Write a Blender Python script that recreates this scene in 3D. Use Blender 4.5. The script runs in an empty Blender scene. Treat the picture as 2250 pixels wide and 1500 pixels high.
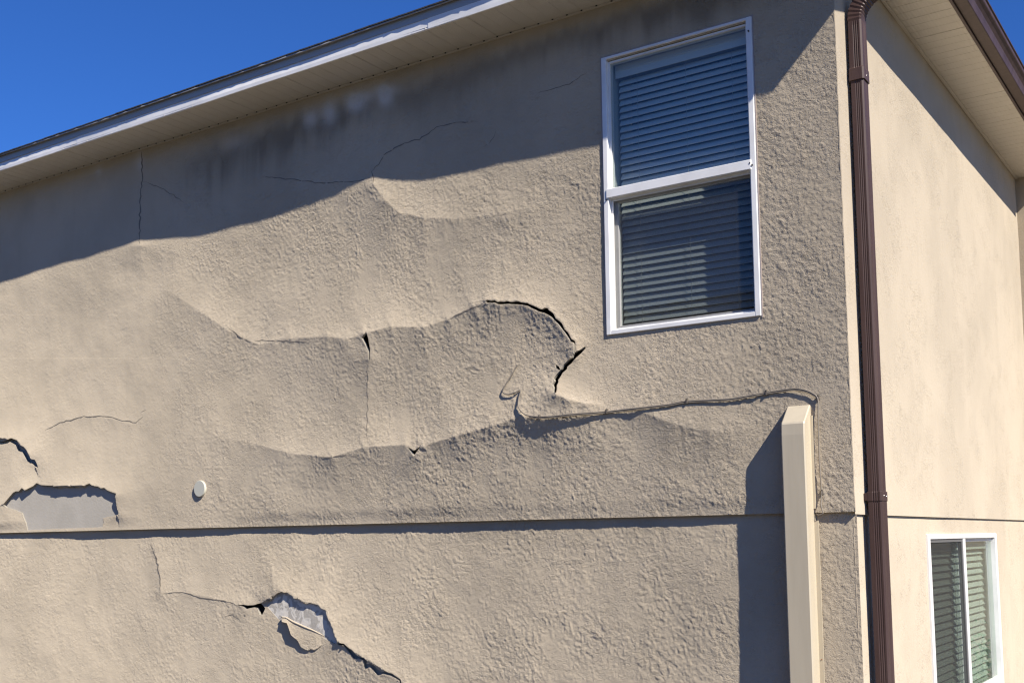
import bpy, bmesh, math, random
import numpy as np
from mathutils import Vector, Matrix, geometry

# ------------------------------------------------------------------ camera
S = bpy.context.scene
COL = S.collection
FPX = 2475.84                      # focal length in pixels of a 2250 px wide picture
PPX, PPY = 1164.61, 942.54         # principal point (the picture is a crop)
RCW = np.array([[0.83375222, 0.06477078, 0.54832653],
                [0.5519799, -0.07395689, -0.83057122],
                [-0.01324422, 0.99515583, -0.09741389]])
CAM = np.array([1.74290659, -5.55, 2.89154634])
cam = bpy.data.cameras.new('camera'); camo = bpy.data.objects.new('camera', cam); COL.objects.link(camo)
m = Matrix.Identity(4)
for i in range(3):
    for j in range(3): m[i][j] = RCW[i, j]
    m[i][3] = CAM[i]
camo.matrix_world = m
cam.sensor_width = 36; cam.lens = FPX / 2250 * 36
cam.shift_x = (1125 - PPX) / 2250; cam.shift_y = (PPY - 750) / 2250
cam.clip_start = 0.05; cam.clip_end = 3000
S.camera = camo

# ------------------------------------------------------------------ sky and sun
SUN = Vector((2.62, -1.0, 2.34)).normalized()
W = bpy.data.worlds.new('World'); S.world = W; W.use_nodes = True
wn = W.node_tree.nodes; wl = W.node_tree.links
sky = wn.new('ShaderNodeTexSky'); sky.sky_type = 'NISHITA'; sky.sun_disc = False
sky.sun_elevation = math.asin(SUN.z); sky.sun_rotation = math.atan2(SUN.x, SUN.y)
sky.air_density = 1.0; sky.dust_density = 0.0; sky.ozone_density = 6.0
tint = wn.new('ShaderNodeMix'); tint.data_type = 'RGBA'; tint.blend_type = 'MULTIPLY'; tint.inputs[0].default_value = 1
tint.inputs[7].default_value = (.275, .535, .96, 1)      # a clearer, deeper blue all over the sky
wl.new(sky.outputs[0], tint.inputs[6]); wl.new(tint.outputs[2], wn['Background'].inputs[0]); wn['Background'].inputs[1].default_value = 0.088
sl = bpy.data.lights.new('sun', 'SUN'); sl.energy = 5.0; sl.angle = math.radians(0.53); sl.color = (1, .935, .835)
so = bpy.data.objects.new('sun', sl); COL.objects.link(so); so.rotation_euler = SUN.to_track_quat('Z', 'Y').to_euler()
so.location = (8, -4, 9)
vs = S.view_settings; vs.view_transform = 'Standard'; vs.look = 'None'; vs.gamma = 1; vs.exposure = 0.67; vs.use_curve_mapping = False

S.cycles.filter_width = 1.25

# ------------------------------------------------------------------ image <-> place (measuring helpers)
def rays(px, py):
    px = np.asarray(px, float); py = np.asarray(py, float)
    v = np.stack([px - PPX, -(py - PPY), np.full(px.shape, -FPX)], -1)
    return v @ RCW.T
def onA(px, py, y=0.):
    r = rays(px, py); t = (y - CAM[1]) / r[..., 1]; return CAM + r * t[..., None]
def onB(px, py, x=0.):
    r = rays(px, py); t = (x - CAM[0]) / r[..., 0]; return CAM + r * t[..., None]
def onZ(px, py, z):
    r = rays(px, py); t = (z - CAM[2]) / r[..., 2]; return CAM + r * t[..., None]
def proj(x, y, z):
    P = np.stack([x - CAM[0], y - CAM[1], z - CAM[2]], -1) @ RCW
    return PPX - P[..., 0] / P[..., 2] * FPX, PPY + P[..., 1] / P[..., 2] * FPX

# ------------------------------------------------------------------ numpy noise
def vnoise(x, y, seed=0):
    rs = np.random.RandomState(seed); T = rs.rand(256, 256).astype(np.float32)
    xi = np.floor(x).astype(int); yi = np.floor(y).astype(int)
    fx = (x - xi); fy = (y - yi); fx = fx * fx * (3 - 2 * fx); fy = fy * fy * (3 - 2 * fy)
    a = T[xi & 255, yi & 255]; b = T[(xi + 1) & 255, yi & 255]; c = T[xi & 255, (yi + 1) & 255]; d = T[(xi + 1) & 255, (yi + 1) & 255]
    return (a * (1 - fx) + b * fx) * (1 - fy) + (c * (1 - fx) + d * fx) * fy - .5
def fbm(x, y, seed=0, o=3):
    s = 0; a = 1.
    for k in range(o): s = s + a * vnoise(x * 2 ** k + 17.3 * k, y * 2 ** k - 9.1 * k, seed + k); a *= .5
    return s
def sstep(a, b, x):
    t = np.clip((x - a) / (b - a), 0, 1); return t * t * (3 - 2 * t)

# ------------------------------------------------------------------ materials
def mat(name, base=(.5, .5, .5), rough=.6, metal=0., diffr=0., spec=.5):
    M = bpy.data.materials.new(name); M.use_nodes = True
    b = M.node_tree.nodes['Principled BSDF']
    b.inputs['Base Color'].default_value = (*base, 1); b.inputs['Roughness'].default_value = rough
    b.inputs['Metallic'].default_value = metal; b.inputs['Specular IOR Level'].default_value = spec
    b.inputs['Diffuse Roughness'].default_value = diffr
    return M
class NT:
    def __init__(s, M): s.n = M.node_tree.nodes; s.l = M.node_tree.links; s.b = s.n['Principled BSDF']; s.tc = s.n.new('ShaderNodeTexCoord')
    def new(s, t, **k):
        n = s.n.new(t)
        for a, v in k.items(): setattr(n, a, v)
        return n
    def noise(s, scale, detail=3, rough=.5, dist=0., vec=None):
        n = s.new('ShaderNodeTexNoise'); n.inputs['Scale'].default_value = scale; n.inputs['Detail'].default_value = detail
        n.inputs['Roughness'].default_value = rough; n.inputs['Distortion'].default_value = dist
        s.l.new(vec if vec else s.tc.outputs['Object'], n.inputs['Vector']); return n.outputs[0]
    def mapping(s, scale=(1, 1, 1), loc=(0, 0, 0)):
        n = s.new('ShaderNodeMapping'); n.inputs['Scale'].default_value = scale; n.inputs['Location'].default_value = loc
        s.l.new(s.tc.outputs['Object'], n.inputs[0]); return n.outputs[0]
    def math(s, op, a, b=None, c=None, clamp=False):
        n = s.new('ShaderNodeMath', operation=op); n.use_clamp = clamp
        for i, v in enumerate((a, b, c)):
            if v is None: continue
            if isinstance(v, (int, float)): n.inputs[i].default_value = v
            else: s.l.new(v, n.inputs[i])
        return n.outputs[0]
    def rng(s, v, a, b, c=0., d=1., t='SMOOTHSTEP'):
        n = s.new('ShaderNodeMapRange', interpolation_type=t); s.l.new(v, n.inputs[0])
        for i, q in enumerate((a, b, c, d)): n.inputs[i + 1].default_value = q
        return n.outputs[0]
    def attr(s, name):
        n = s.new('ShaderNodeAttribute', attribute_name=name); return n.outputs['Fac']
    def mix(s, f, a, b, mode='MIX'):
        n = s.new('ShaderNodeMix', data_type='RGBA', blend_type=mode)
        for i, v in ((0, f), (6, a), (7, b)):
            if isinstance(v, (int, float)): n.inputs[i].default_value = v
            elif isinstance(v, tuple): n.inputs[i].default_value = (*v, 1) if len(v) == 3 else v
            else: s.l.new(v, n.inputs[i])
        return n.outputs[2]
    def bump(s, h, dist, strength=1.):
        n = s.new('ShaderNodeBump'); s.l.new(h, n.inputs['Height']); n.inputs['Strength'].default_value = strength
        if isinstance(dist, (int, float)): n.inputs['Distance'].default_value = dist
        else: s.l.new(dist, n.inputs['Distance'])
        s.l.new(n.outputs[0], s.b.inputs['Normal']); return n
    def color(s, c): s.l.new(c, s.b.inputs['Base Color'])

PAINT = (.515, .440, .334)
def stucco_mat(name, kind):
    M = mat(name, PAINT, .9, diffr=1.0, spec=.15); t = NT(M)
    lace = t.noise(24, 3, .6, 1.5)
    lace2 = t.noise(11, 3, .55, 1.8)
    patch = t.noise(2.6, 3, .6, .3)
    plate = t.rng(lace, .485, .52)
    plate2 = t.rng(lace2, .50, .53)
    squig = t.noise(58, 3, .6, .5)
    sq = t.rng(squig, .40, .62)
    fine = t.noise(150, 3, .65)
    msk = t.rng(patch, .34, .56, .35, 1.)
    # broken trowel ridges running down to the right, with calm plateaus between
    mp = t.new('ShaderNodeMapping'); mp.inputs['Rotation'].default_value = (0, math.radians(40), 0); mp.inputs['Scale'].default_value = (.55, 1, 1.15)
    t.l.new(t.tc.outputs['Object'], mp.inputs[0]); mv = mp.outputs[0]
    g1 = t.noise(27, 2.5, .55, 1.1, mv); gate = t.rng(t.noise(15, 2, .5, .6), .44, .56)
    d1 = t.math('ABSOLUTE', t.math('SUBTRACT', g1, .5)); groove = t.math('SUBTRACT', 1., t.rng(d1, .004, .035))
    groove = t.math('MULTIPLY', groove, gate)
    g2 = t.noise(52, 2, .5, 1.0, mv); d2 = t.math('ABSOLUTE', t.math('SUBTRACT', g2, .47)); groove2 = t.math('SUBTRACT', 1., t.rng(d2, .006, .05))
    gate2 = t.rng(t.noise(9, 2, .5, .5, None), .42, .6)
    groove2 = t.math('MULTIPLY', groove2, gate2)
    if kind == 'rough':
        r = t.attr('rough')
        h = t.math('ADD', t.math('MULTIPLY', plate, .0007), t.math('MULTIPLY', plate2, .0005))
        h = t.math('ADD', h, t.math('MULTIPLY', sq, .0010))
        h = t.math('SUBTRACT', h, t.math('MULTIPLY', groove, .0016))
        h = t.math('SUBTRACT', h, t.math('MULTIPLY', groove2, .0009))
        h = t.math('MULTIPLY', t.math('MULTIPLY', h, msk), r)
        h = t.math('ADD', h, t.math('MULTIPLY', fine, .0008))
    else:
        h = t.math('ADD', t.math('MULTIPLY', plate, .0007), t.math('MULTIPLY', sq, .0006))
        h = t.math('SUBTRACT', h, t.math('MULTIPLY', groove, .0010)); h = t.math('MULTIPLY', h, t.rng(patch, .42, .6, .3, 1.))
        h = t.math('ADD', h, t.math('MULTIPLY', fine, .0003))
    t.bump(h, 1.)
    # colour: paint, drifting slightly, vertical weather streaks
    drift = t.noise(1.1, 4, .6, .2)
    streak = t.noise(1, 4, .6, .2, t.mapping((9, 9, .8)))
    c = t.mix(t.rng(drift, .35, .65, 0, 1), tuple(v * .93 for v in PAINT), tuple(v * 1.05 for v in PAINT))
    c = t.mix(t.rng(streak, .5, .72, 0, .13), c, (.40, .34, .255), 'MIX')
    c = t.mix(t.rng(t.noise(330, 1), .3, .7, 0, .14), c, (.34, .28, .21))
    if kind == 'rough':
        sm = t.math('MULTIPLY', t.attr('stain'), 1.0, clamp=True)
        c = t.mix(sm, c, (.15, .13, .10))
        c = t.mix(t.attr('salt'), c, (.62, .62, .62))
    t.color(c)
    return M
MS_R = stucco_mat('painted lace stucco', 'rough')
MS_S = stucco_mat('painted smooth stucco', 'smooth')
M_CORE = mat('broken stucco edge', (.30, .27, .22), .95)
M_BOARD = mat('grey sheathing board', (.42, .41, .385), .9, diffr=1.)
t = NT(M_BOARD); t.color(t.mix(t.rng(t.noise(2.5, 5, .6, .2), .3, .7), (.39, .36, .31), (.46, .425, .37))); t.bump(t.noise(60, 3), .001)
M_PLASTER = mat('pale torn scratch coat', (.6, .58, .56), .9, diffr=1.)
t = NT(M_PLASTER); t.color(t.mix(t.rng(t.noise(14, 5, .65, .8), .44, .54), (.42, .39, .345), (.66, .62, .555))); t.bump(t.noise(45, 4), .002)
M_DARKB = mat('black building paper', (.035, .025, .018), .95)
M_CRACK = mat('hairline crack dark', (.20, .17, .135), 1)
M_VINYL = mat('cream vinyl soffit', (.60, .55, .46), .5)
t = NT(M_VINYL); t.color(t.mix(t.rng(t.noise(3, 4), .3, .7), (.57, .53, .46), (.64, .60, .53)))
w = t.new('ShaderNodeTexWave', bands_direction='X'); w.inputs['Scale'].default_value = 32; w.inputs['Distortion'].default_value = 0
t.l.new(t.tc.outputs['Object'], w.inputs[0])
w2 = t.new('ShaderNodeTexWave', bands_direction='Y'); w2.inputs['Scale'].default_value = 16
t.l.new(t.tc.outputs['Object'], w2.inputs[0])
t.bump(t.math('MULTIPLY', w.outputs[1], w2.outputs[1]), .0016)
M_WHITE = mat('white enamelled aluminium', (.80, .80, .80), .35)
t = NT(M_WHITE); t.color(t.mix(t.rng(t.noise(5, 5, .6), .35, .75), (.83, .815, .785), (.72, .705, .675)))
M_COVER = mat('cream plastic duct', (.50, .43, .335), .45)
t = NT(M_COVER); t.color(t.mix(t.rng(t.noise(1, 5, .6, 0, t.mapping((14, 14, 1.2))), .35, .7), (.525, .455, .335), (.475, .41, .30)))
M_CABLE = mat('overpainted cable', (.21, .18, .145), .7)
M_CLIP = mat('dark cable clip', (.09, .075, .06), .6)
M_SCREW = mat('dull screw', (.55, .52, .50), .3, 1.)
M_PLUG = mat('pale plastic plug', (.58, .56, .46), .45)
M_BROWN = mat('brown enamelled gutter metal', (.060, .035, .032), .45, spec=.22)
t = NT(M_BROWN); t.color(t.mix(t.rng(t.noise(1, 5, .65, 0, t.mapping((20, 20, 1.5))), .35, .7), (.055, .033, .030), (.078, .050, .046)))
M_SHING = mat('charcoal asphalt shingle', (.035, .035, .04), .95)
t = NT(M_SHING); t.color(t.mix(t.noise(120, 2), (.02, .02, .024), (.06, .06, .065))); t.bump(t.noise(160, 2), .002)
M_SLAT = mat('off-white blind slat', (.62, .63, .62), .45)
t = NT(M_SLAT); t.color(t.mix(t.noise(2, 2), (.70, .71, .70), (.76, .77, .76)))
M_CORD = mat('white cord', (.6, .6, .58), .8)
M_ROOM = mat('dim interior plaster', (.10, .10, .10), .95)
M_SEAL = mat('dark gasket', (.03, .03, .03), .7)
M_GROUND = mat('bare sandy ground', (.07, .06, .05), .95)
t = NT(M_GROUND); t.color(t.mix(t.rng(t.noise(2.5, 6, .6), .35, .65), (.06, .05, .03), (.10, .08, .05))); t.bump(t.noise(30, 5), .01)
M_LEAF = mat('shrub leaf', (.055, .10, .03), .5)
t = NT(M_LEAF); t.color(t.mix(t.noise(9, 2), (.035, .075, .02), (.09, .14, .045)))
M_BARK = mat('shrub bark', (.12, .09, .06), .9)

def glass_mat(name, tint, refl=1.0):
    M = bpy.data.materials.new(name); M.use_nodes = True; n = M.node_tree.nodes; l = M.node_tree.links
    n.remove(n['Principled BSDF']); out = n['Material Output']
    tr = n.new('ShaderNodeBsdfTransparent'); tr.inputs[0].default_value = (*tint, 1)
    gl = n.new('ShaderNodeBsdfGlossy'); gl.inputs['Roughness'].default_value = .015; gl.inputs[0].default_value = (refl, refl, refl, 1)
    lw = n.new('ShaderNodeLayerWeight'); lw.inputs[0].default_value = .5
    pw = n.new('ShaderNodeMath'); pw.operation = 'POWER'; pw.inputs[1].default_value = 5.0; l.new(lw.outputs['Facing'], pw.inputs[0])
    fr = n.new('ShaderNodeMath'); fr.operation = 'MULTIPLY_ADD'; fr.inputs[1].default_value = .93; fr.inputs[2].default_value = .05; l.new(pw.outputs[0], fr.inputs[0])
    tc = n.new('ShaderNodeTexCoord'); no = n.new('ShaderNodeTexNoise'); no.inputs['Scale'].default_value = 1.7
    bp = n.new('ShaderNodeBump'); bp.inputs['Distance'].default_value = .002
    l.new(tc.outputs['Object'], no.inputs[0]); l.new(no.outputs[0], bp.inputs['Height']); l.new(bp.outputs[0], gl.inputs['Normal'])
    mx = n.new('ShaderNodeMixShader'); l.new(fr.outputs[0], mx.inputs[0]); l.new(tr.outputs[0], mx.inputs[1]); l.new(gl.outputs[0], mx.inputs[2])
    l.new(mx.outputs[0], out.inputs[0]); return M
M_GLASS = glass_mat('window glass', (.86, .89, .88))
M_GLASS2 = glass_mat('greenish window glass', (.80, .85, .81))
def screen_mat(name, op):
    M = bpy.data.materials.new(name); M.use_nodes = True; n = M.node_tree.nodes; l = M.node_tree.links
    n.remove(n['Principled BSDF']); out = n['Material Output']
    tr = n.new('ShaderNodeBsdfTransparent'); d = n.new('ShaderNodeBsdfDiffuse'); d.inputs[0].default_value = (.045, .045, .045, 1)
    mx = n.new('ShaderNodeMixShader'); mx.inputs[0].default_value = op
    l.new(tr.outputs[0], mx.inputs[1]); l.new(d.outputs[0], mx.inputs[2]); l.new(mx.outputs[0], out.inputs[0]); return M
M_SCREEN = screen_mat('fine insect mesh', .38)
M_SCREEN2 = screen_mat('dense insect mesh', .58)

# ------------------------------------------------------------------ object helpers
def link(name, me, parent=None, mats=()):
    o = bpy.data.objects.new(name, me); COL.objects.link(o)
    for q in mats: me.materials.append(q)
    if parent is not None: o.parent = parent
    return o
def tag(o, label=None, cat=None, group=None, kind=None):
    if label: o['label'] = label
    if cat: o['category'] = cat
    if group: o['group'] = group
    if kind: o['kind'] = kind
    return o
def empty(name, label, cat, loc=(0, 0, 0), group=None):
    o = bpy.data.objects.new(name, None); COL.objects.link(o); o.location = loc; o.empty_display_size = .1
    return tag(o, label, cat, group)
class MB:
    """collects boxes, prisms and tubes into one mesh"""
    def __init__(s): s.v = []; s.f = []; s.sm = []
    def add(s, vs, fs, smooth=False):
        k = len(s.v); s.v += [tuple(map(float, q)) for q in vs]; s.f += [tuple(k + i for i in f) for f in fs]; s.sm += [smooth] * len(fs)
    def box(s, x0, x1, y0, y1, z0, z1):
        s.add([(x0, y0, z0), (x1, y0, z0), (x1, y1, z0), (x0, y1, z0), (x0, y0, z1), (x1, y0, z1), (x1, y1, z1), (x0, y1, z1)],
              [(0, 3, 2, 1), (4, 5, 6, 7), (0, 1, 5, 4), (1, 2, 6, 5), (2, 3, 7, 6), (3, 0, 4, 7)])
    def prism(s, prof, a, b, axis):
        """profile (2D) swept from a to b along axis; the profile holds the other two coordinates in order"""
        n = len(prof)
        def mk(p, t): q = list(p); q.insert(axis, t); return tuple(q)
        vs = [mk(p, a) for p in prof] + [mk(p, b) for p in prof]
        fs = [(i, (i + 1) % n, n + (i + 1) % n, n + i) for i in range(n)] + [tuple(range(n - 1, -1, -1)), tuple(range(n, 2 * n))]
        s.add(vs, fs)
    def tube(s, pts, r, n=8, smooth=True):
        pts = [Vector(p) for p in pts]; rs = r if isinstance(r, (list, tuple)) else [r] * len(pts)
        vs = []; up = Vector((0, -1, 0.01))
        for i, p in enumerate(pts):
            d = (pts[min(i + 1, len(pts) - 1)] - pts[max(i - 1, 0)]).normalized()
            u = up - d * up.dot(d); u = u.normalized() if u.length > .05 else d.orthogonal().normalized(); w = d.cross(u)
            for k in range(n):
                a = 2 * math.pi * k / n; vs.append(p + (u * math.cos(a) + w * math.sin(a)) * rs[i])
        fs = [(i * n + k, i * n + (k + 1) % n, (i + 1) * n + (k + 1) % n, (i + 1) * n + k) for i in range(len(pts) - 1) for k in range(n)]
        fs += [tuple(range(n - 1, -1, -1)), tuple(range((len(pts) - 1) * n, len(pts) * n))]
        s.add(vs, fs, smooth)
    def loft(s, rings, smooth=False):
        n = len(rings[0]); vs = [q for r in rings for q in r]
        fs = [(i * n + k, i * n + (k + 1) % n, (i + 1) * n + (k + 1) % n, (i + 1) * n + k) for i in range(len(rings) - 1) for k in range(n)]
        fs += [tuple(range(n - 1, -1, -1)), tuple(range((len(rings) - 1) * n, len(rings) * n))]
        s.add(vs, fs, smooth)
    def mesh(s, name, bevel=0.):
        me = bpy.data.meshes.new(name); me.from_pydata(s.v, [], s.f); me.update()
        me.polygons.foreach_set('use_smooth', s.sm)
        bm = bmesh.new(); bm.from_mesh(me); bmesh.ops.recalc_face_normals(bm, faces=bm.faces)
        if bevel:
            es = [e for e in bm.edges if len(e.link_faces) == 2 and e.calc_face_angle(0) > .6]
            bmesh.ops.bevel(bm, geom=es, offset=bevel, segments=1, affect='EDGES', clamp_overlap=True)
        bm.to_mesh(me); bm.free(); return me
    def build(s, name, material, parent=None, bevel=0.):
        return link(name, s.mesh(name, bevel), parent, [material])

# ------------------------------------------------------------------ key measures (metres)
ZB = 3.008      # underside of the upper stucco, the drip joint
ZS = 6.02       # soffit
LOWA = .025     # the lower wall stands back this much
WX0, WX1, WZ0, WZ1 = -1.382, -.452, 4.045, 5.682      # big window, outer frame
YF = -.352      # fascia face over the damaged wall
XF = .33        # back of the gutter
XEND = -9.6     # far end of the long wall
YW = 4.93       # the wing wall

# ground, large structure
g = MB(); g.add([(-400, -400, 0), (400, -400, 0), (400, 400, 0), (-400, 400, 0)], [(0, 1, 2, 3)])
tag(g.build('ground', M_GROUND), kind='structure')
house = empty('house', 'beige stucco house corner with peeling cracked plaster wall and brown rain gutter', 'house', (0, 0, 0))

# ------------------------------------------------------------------ relief of the damaged wall
# crest lines in picture pixels: (x, y, outward height on the lit side, on the shaded side)
MID = [(a / 4.412 + 980, b / 4.412 + 620) for a, b in [(402,178),(470,188),(520,200),(610,200),(690,198),(790,216),(870,251),(930,277),(1000,298),(1040,335),(1080,378),(1118,425),(1150,475),(1200,545),(1235,575),(1243,640)]]
def C4(*p): return [(q[0], q[1], q[2], q[3] if len(q) > 3 else q[2], q[4] if len(q) > 4 else 1.) for q in p]   # x, y, lit height, shaded height, factor on the shaded width
UP = [
 # main upper fold, running into the open crack
 (C4((325,612,0),(370,640,.012),(440,684,.028),(500,726,.034),(568,757,.022),(640,743,.032),(720,739,.046),(762,745,.050),(800,733,.056),(860,717,.055),(930,719,.052),(985,701,.056),(1040,672,.056),*[(a, b, .052 - .038 * max(0, i - 1) / 14, .053 - .036 * max(0, i - 1) / 14, 1 - .45 * min(1, i / 6)) for i, (a, b) in enumerate(MID)], (1263,775,.0,.0,.3)), 62, 118),
 # second fold
 (C4((400,962,0),(470,962,.008),(550,973,.014),(640,996,.032),(730,1004,.046),(800,982,.044),(890,977,.048),(910,992,.050),(930,979,.050),(1000,958,.050),(1080,935,.052),(1145,915,.054),(1200,921,.042),(1300,905,.030),(1400,899,.030),(1480,931,.030),(1560,947,.022),(1680,950,0)), 58, 95),
 # lifted flap by the crack
 (C4((1050,664,0),*[(a, b, .010 + .012 * i / 15, .007 + .007 * i / 15) for i, (a, b) in enumerate(MID)],(1264,786,0)), 13, 45),
 (C4((1206,852,0),(1222,866,.048),(1250,878,.046),(1285,886,.032),(1350,893,0)), 21, 75),
 # outer curl beside the second crack
 (C4((1296,752,0),(1262,782,.014,.020),(1236,818,.022,.022),(1222,850,.026,.024),(1216,868,.01)), 26, 70),
 # ridge under the eave shadow
 (C4((818,250,.012),(820,340,.028),(820,405,.044),(846,440,.046),(874,466,.044),(930,478,.034),(1010,482,.024),(1100,470,.018),(1210,452,0)), 55, 120),
 # joint at the left
 (C4((309,300,.014),(309,430,.022),(309,540,.030),(312,600,.012),(315,700,.004)), 85, 150),
 # joint in the middle panel
 (C4((806,733,0),(810,790,.016),(808,860,.012),(808,940,.011),(807,976,0)), 42, 70),
 (C4((965,820,0),(966,860,.004),(966,915,.004),(966,940,0)), 22, 30),
 (C4((1147,580,0),(1147,640,.004),(1147,700,0)), 30, 30),
 # lip round the left opening
 (C4((-60,1150,.03),(0,1112,.030,.026),(54,1079,.038,.014),(130,1069,.042,.014),(200,1066,.042,.014),(250,1088,.038,.014),(258,1128,.020,.012),(262,1156,0)), 62, 40),
 (C4((-60,962,.03,.01),(20,964,.026,.014),(40,972,.028,.014),(60,1000,.028,.012),(76,1018,.016,.008),(84,1044,0)), 60, 60),
 (C4((90,950,0),(150,922,.006),(200,916,.008),(245,920,.008),(285,932,.004),(320,925,0)), 30, 40),
 (C4((820,250,0),(800,330,.004),(560,600,.0)), 80, 80),
 (C4((1400,560,0),(1420,600,.0)), 10, 10),
]
LO = [
 (C4((500,1325,0),(530,1330,.010),(575,1327,.018,.008),(590,1318,.026,.006),(619,1300,.034,.006),(655,1316,.034,.006),(700,1333,.036,.006),(724,1372,.038,.006),(740,1408,.036,.020),(790,1440,.032,.024),(845,1473,.026,.020),(905,1515,.020,.015),(990,1580,0)), 55, 50),
 (C4((322,1172,0),(340,1205,.012),(350,1250,.016),(353,1300,.014),(350,1345,0)), 40, 30),
 (C4((356,1302,0),(420,1303,.009),(480,1316,.012),(535,1332,.010)), 40, 40),
 (C4((590,1180,0),(597,1230,.010),(600,1295,.016)), 60, 40),
 (C4((528,1160,0),(540,1185,.005),(560,1220,0)), 30, 20),
 (C4((1290,1380,0),(1310,1395,.004),(1360,1420,0)), 20, 30),
]
def field(px, py, feats):
    h = np.zeros_like(px)
    for pts, wl_, ws_ in feats:
        P = np.array(pts, float); W_ = max(wl_, ws_) * 4.5
        sel = np.nonzero((px > P[:, 0].min() - W_) & (px < P[:, 0].max() + W_) & (py > P[:, 1].min() - W_) & (py < P[:, 1].max() + W_))[0]
        if not len(sel): continue
        x = px[sel]; y = py[sel]
        best = np.full(x.shape, 1e9); b_ = np.zeros_like(x); segs = []; n = len(P) - 1
        for i in range(n):
            ax, ay = P[i, :2]; dx, dy = P[i + 1, :2] - P[i, :2]; L = math.hypot(dx, dy)
            tt = ((x - ax) * dx + (y - ay) * dy) / (L * L); t_ = np.clip(tt, 0, 1)
            d = np.hypot(x - ax - t_ * dx, y - ay - t_ * dy); sd = (dx * (y - ay) - dy * (x - ax)) / L
            ov = np.zeros_like(x)
            if i == 0: ov = np.maximum(ov, -tt * L)
            if i == n - 1: ov = np.maximum(ov, (tt - 1) * L)
            near = d < best; best = np.where(near, d, best)
            b_ = np.where(near, np.clip(.5 + .5 * sd / (ov * .9 + 1e-3), 0, 1), b_)
            segs.append((d, P[i, 2] + t_ * (P[i + 1, 2] - P[i, 2]), P[i, 3] + t_ * (P[i + 1, 3] - P[i, 3]), P[i, 4] + t_ * (P[i + 1, 4] - P[i, 4])))
        acc = np.zeros_like(x)
        for d, al, as_, wf in segs:
            far = np.exp(-(d - best) / 30.)
            acc += (far * (b_ * as_ * np.exp(-best / (ws_ * wf)) + (1 - b_) * al * np.exp(-best / wl_)) * 20) ** 10
        h[sel] += acc ** .1 / 20 * .95
    return h
def wave(x, z):
    return .020 * fbm(x * .9 + 3, z * 1.1 + 1, 5, 3) + .004 * fbm(x * 4.5, z * 4.5, 11, 3)
def height(px, py, x, z, upper):
    h = 1.18 * field(px, py, UP if upper else LO) + wave(x, z)
    # calm it by the window, the corner, the duct and the joints
    dw = np.maximum(np.maximum(WX0 - x, x - WX1), np.maximum(WZ0 - z, z - WZ1))
    h = h * sstep(-.02, .22, dw) if upper else h
    h = h * sstep(0.02, -.30, x)
    if upper: h = h * (.35 + .65 * sstep(ZB, ZB + .10, z)) * (.4 + .6 * sstep(ZS + .02, ZS - .25, z))
    else: h = h * (.0 + 1. * sstep(ZB, ZB - .06, z))
    return h
def lace(x, z):
    wx = x + .007 * vnoise(x * 40, z * 40, 301) + .02 * vnoise(x * 6, z * 6, 302); wz = z + .007 * vnoise(x * 40 + 9, z * 40, 303) + .02 * vnoise(x * 6, z * 6 + 4, 304)
    u = wx * .82 - wz * .57; v = wx * .57 + wz * .82       # strokes lean down to the right
    a = vnoise(u * 44, v * 66, 311) + .5 * vnoise(u * 90, v * 110, 312)
    b_ = vnoise(wx * 68, wz * 68, 313) + .45 * vnoise(wx * 120, wz * 120, 314)
    c = vnoise(wx * 17, wz * 21, 315) + .6 * vnoise(wx * 42, wz * 42, 316)
    p1 = sstep(-.03, .09, a); p2 = sstep(.0, .16, b_); p3 = sstep(.02, .10, c)
    g1 = sstep(-.16, .06, fbm(x * 4.5, z * 4.5, 321, 2)); g2 = sstep(-.15, .1, fbm(x * 7 + 3, z * 6, 325, 2)); g3 = sstep(-.1, .15, fbm(x * 2.4, z * 2.4, 329, 2))
    return .0014 * p1 * g1 + .0016 * p2 * g2 + .0009 * p3 * g3 + .0006 * vnoise(x * 110, z * 110, 331)
def rough_at(px, py, x, z, upper):
    ro = .45 + .55 * sstep(300, 520, px + 60 * fbm(x * 2, z * 2, 3, 2))
    if upper:
        ro = ro * (1 - .35 * sstep(560, 640, py) * sstep(1000, 700, px))
        ro = ro * (1 + .0 * sstep(1250, 1600, px))
    else: ro = .52 + .45 * sstep(250, 950, px)
    return ro
def solve(x, z, upper):
    base = 0. if upper else LOWA
    h = np.zeros_like(x)
    for k in range(3):
        px, py = proj(x, base - h, z); h = height(px, py, x, z, upper)
    px, py = proj(x, base - h, z)
    return h, px, py
def hat(px, py, upper=True):
    """height of the wall seen at a pixel, and its point"""
    px = np.asarray(px, float); py = np.asarray(py, float); base = 0. if upper else LOWA; h = np.zeros_like(px)
    for k in range(4):
        P = onA(px, py, 0.); r = rays(px, py); t_ = (base - h - CAM[1]) / r[..., 1]; P = CAM + r * t_[..., None]
        h = height(px, py, P[..., 0], P[..., 2], upper) + (lace(P[..., 0], P[..., 2]) * rough_at(px, py, P[..., 0], P[..., 2], upper) if k == 3 else 0)
    return h, P
def wallpt(px, py, off=0., upper=True):
    h, _ = hat(np.array([px]), np.array([py]), upper); base = 0. if upper else LOWA
    r = rays(np.array([px]), np.array([py])); t_ = (base - h - off - CAM[1]) / r[..., 1]; return Vector((CAM + r * t_[..., None])[0])

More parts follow.
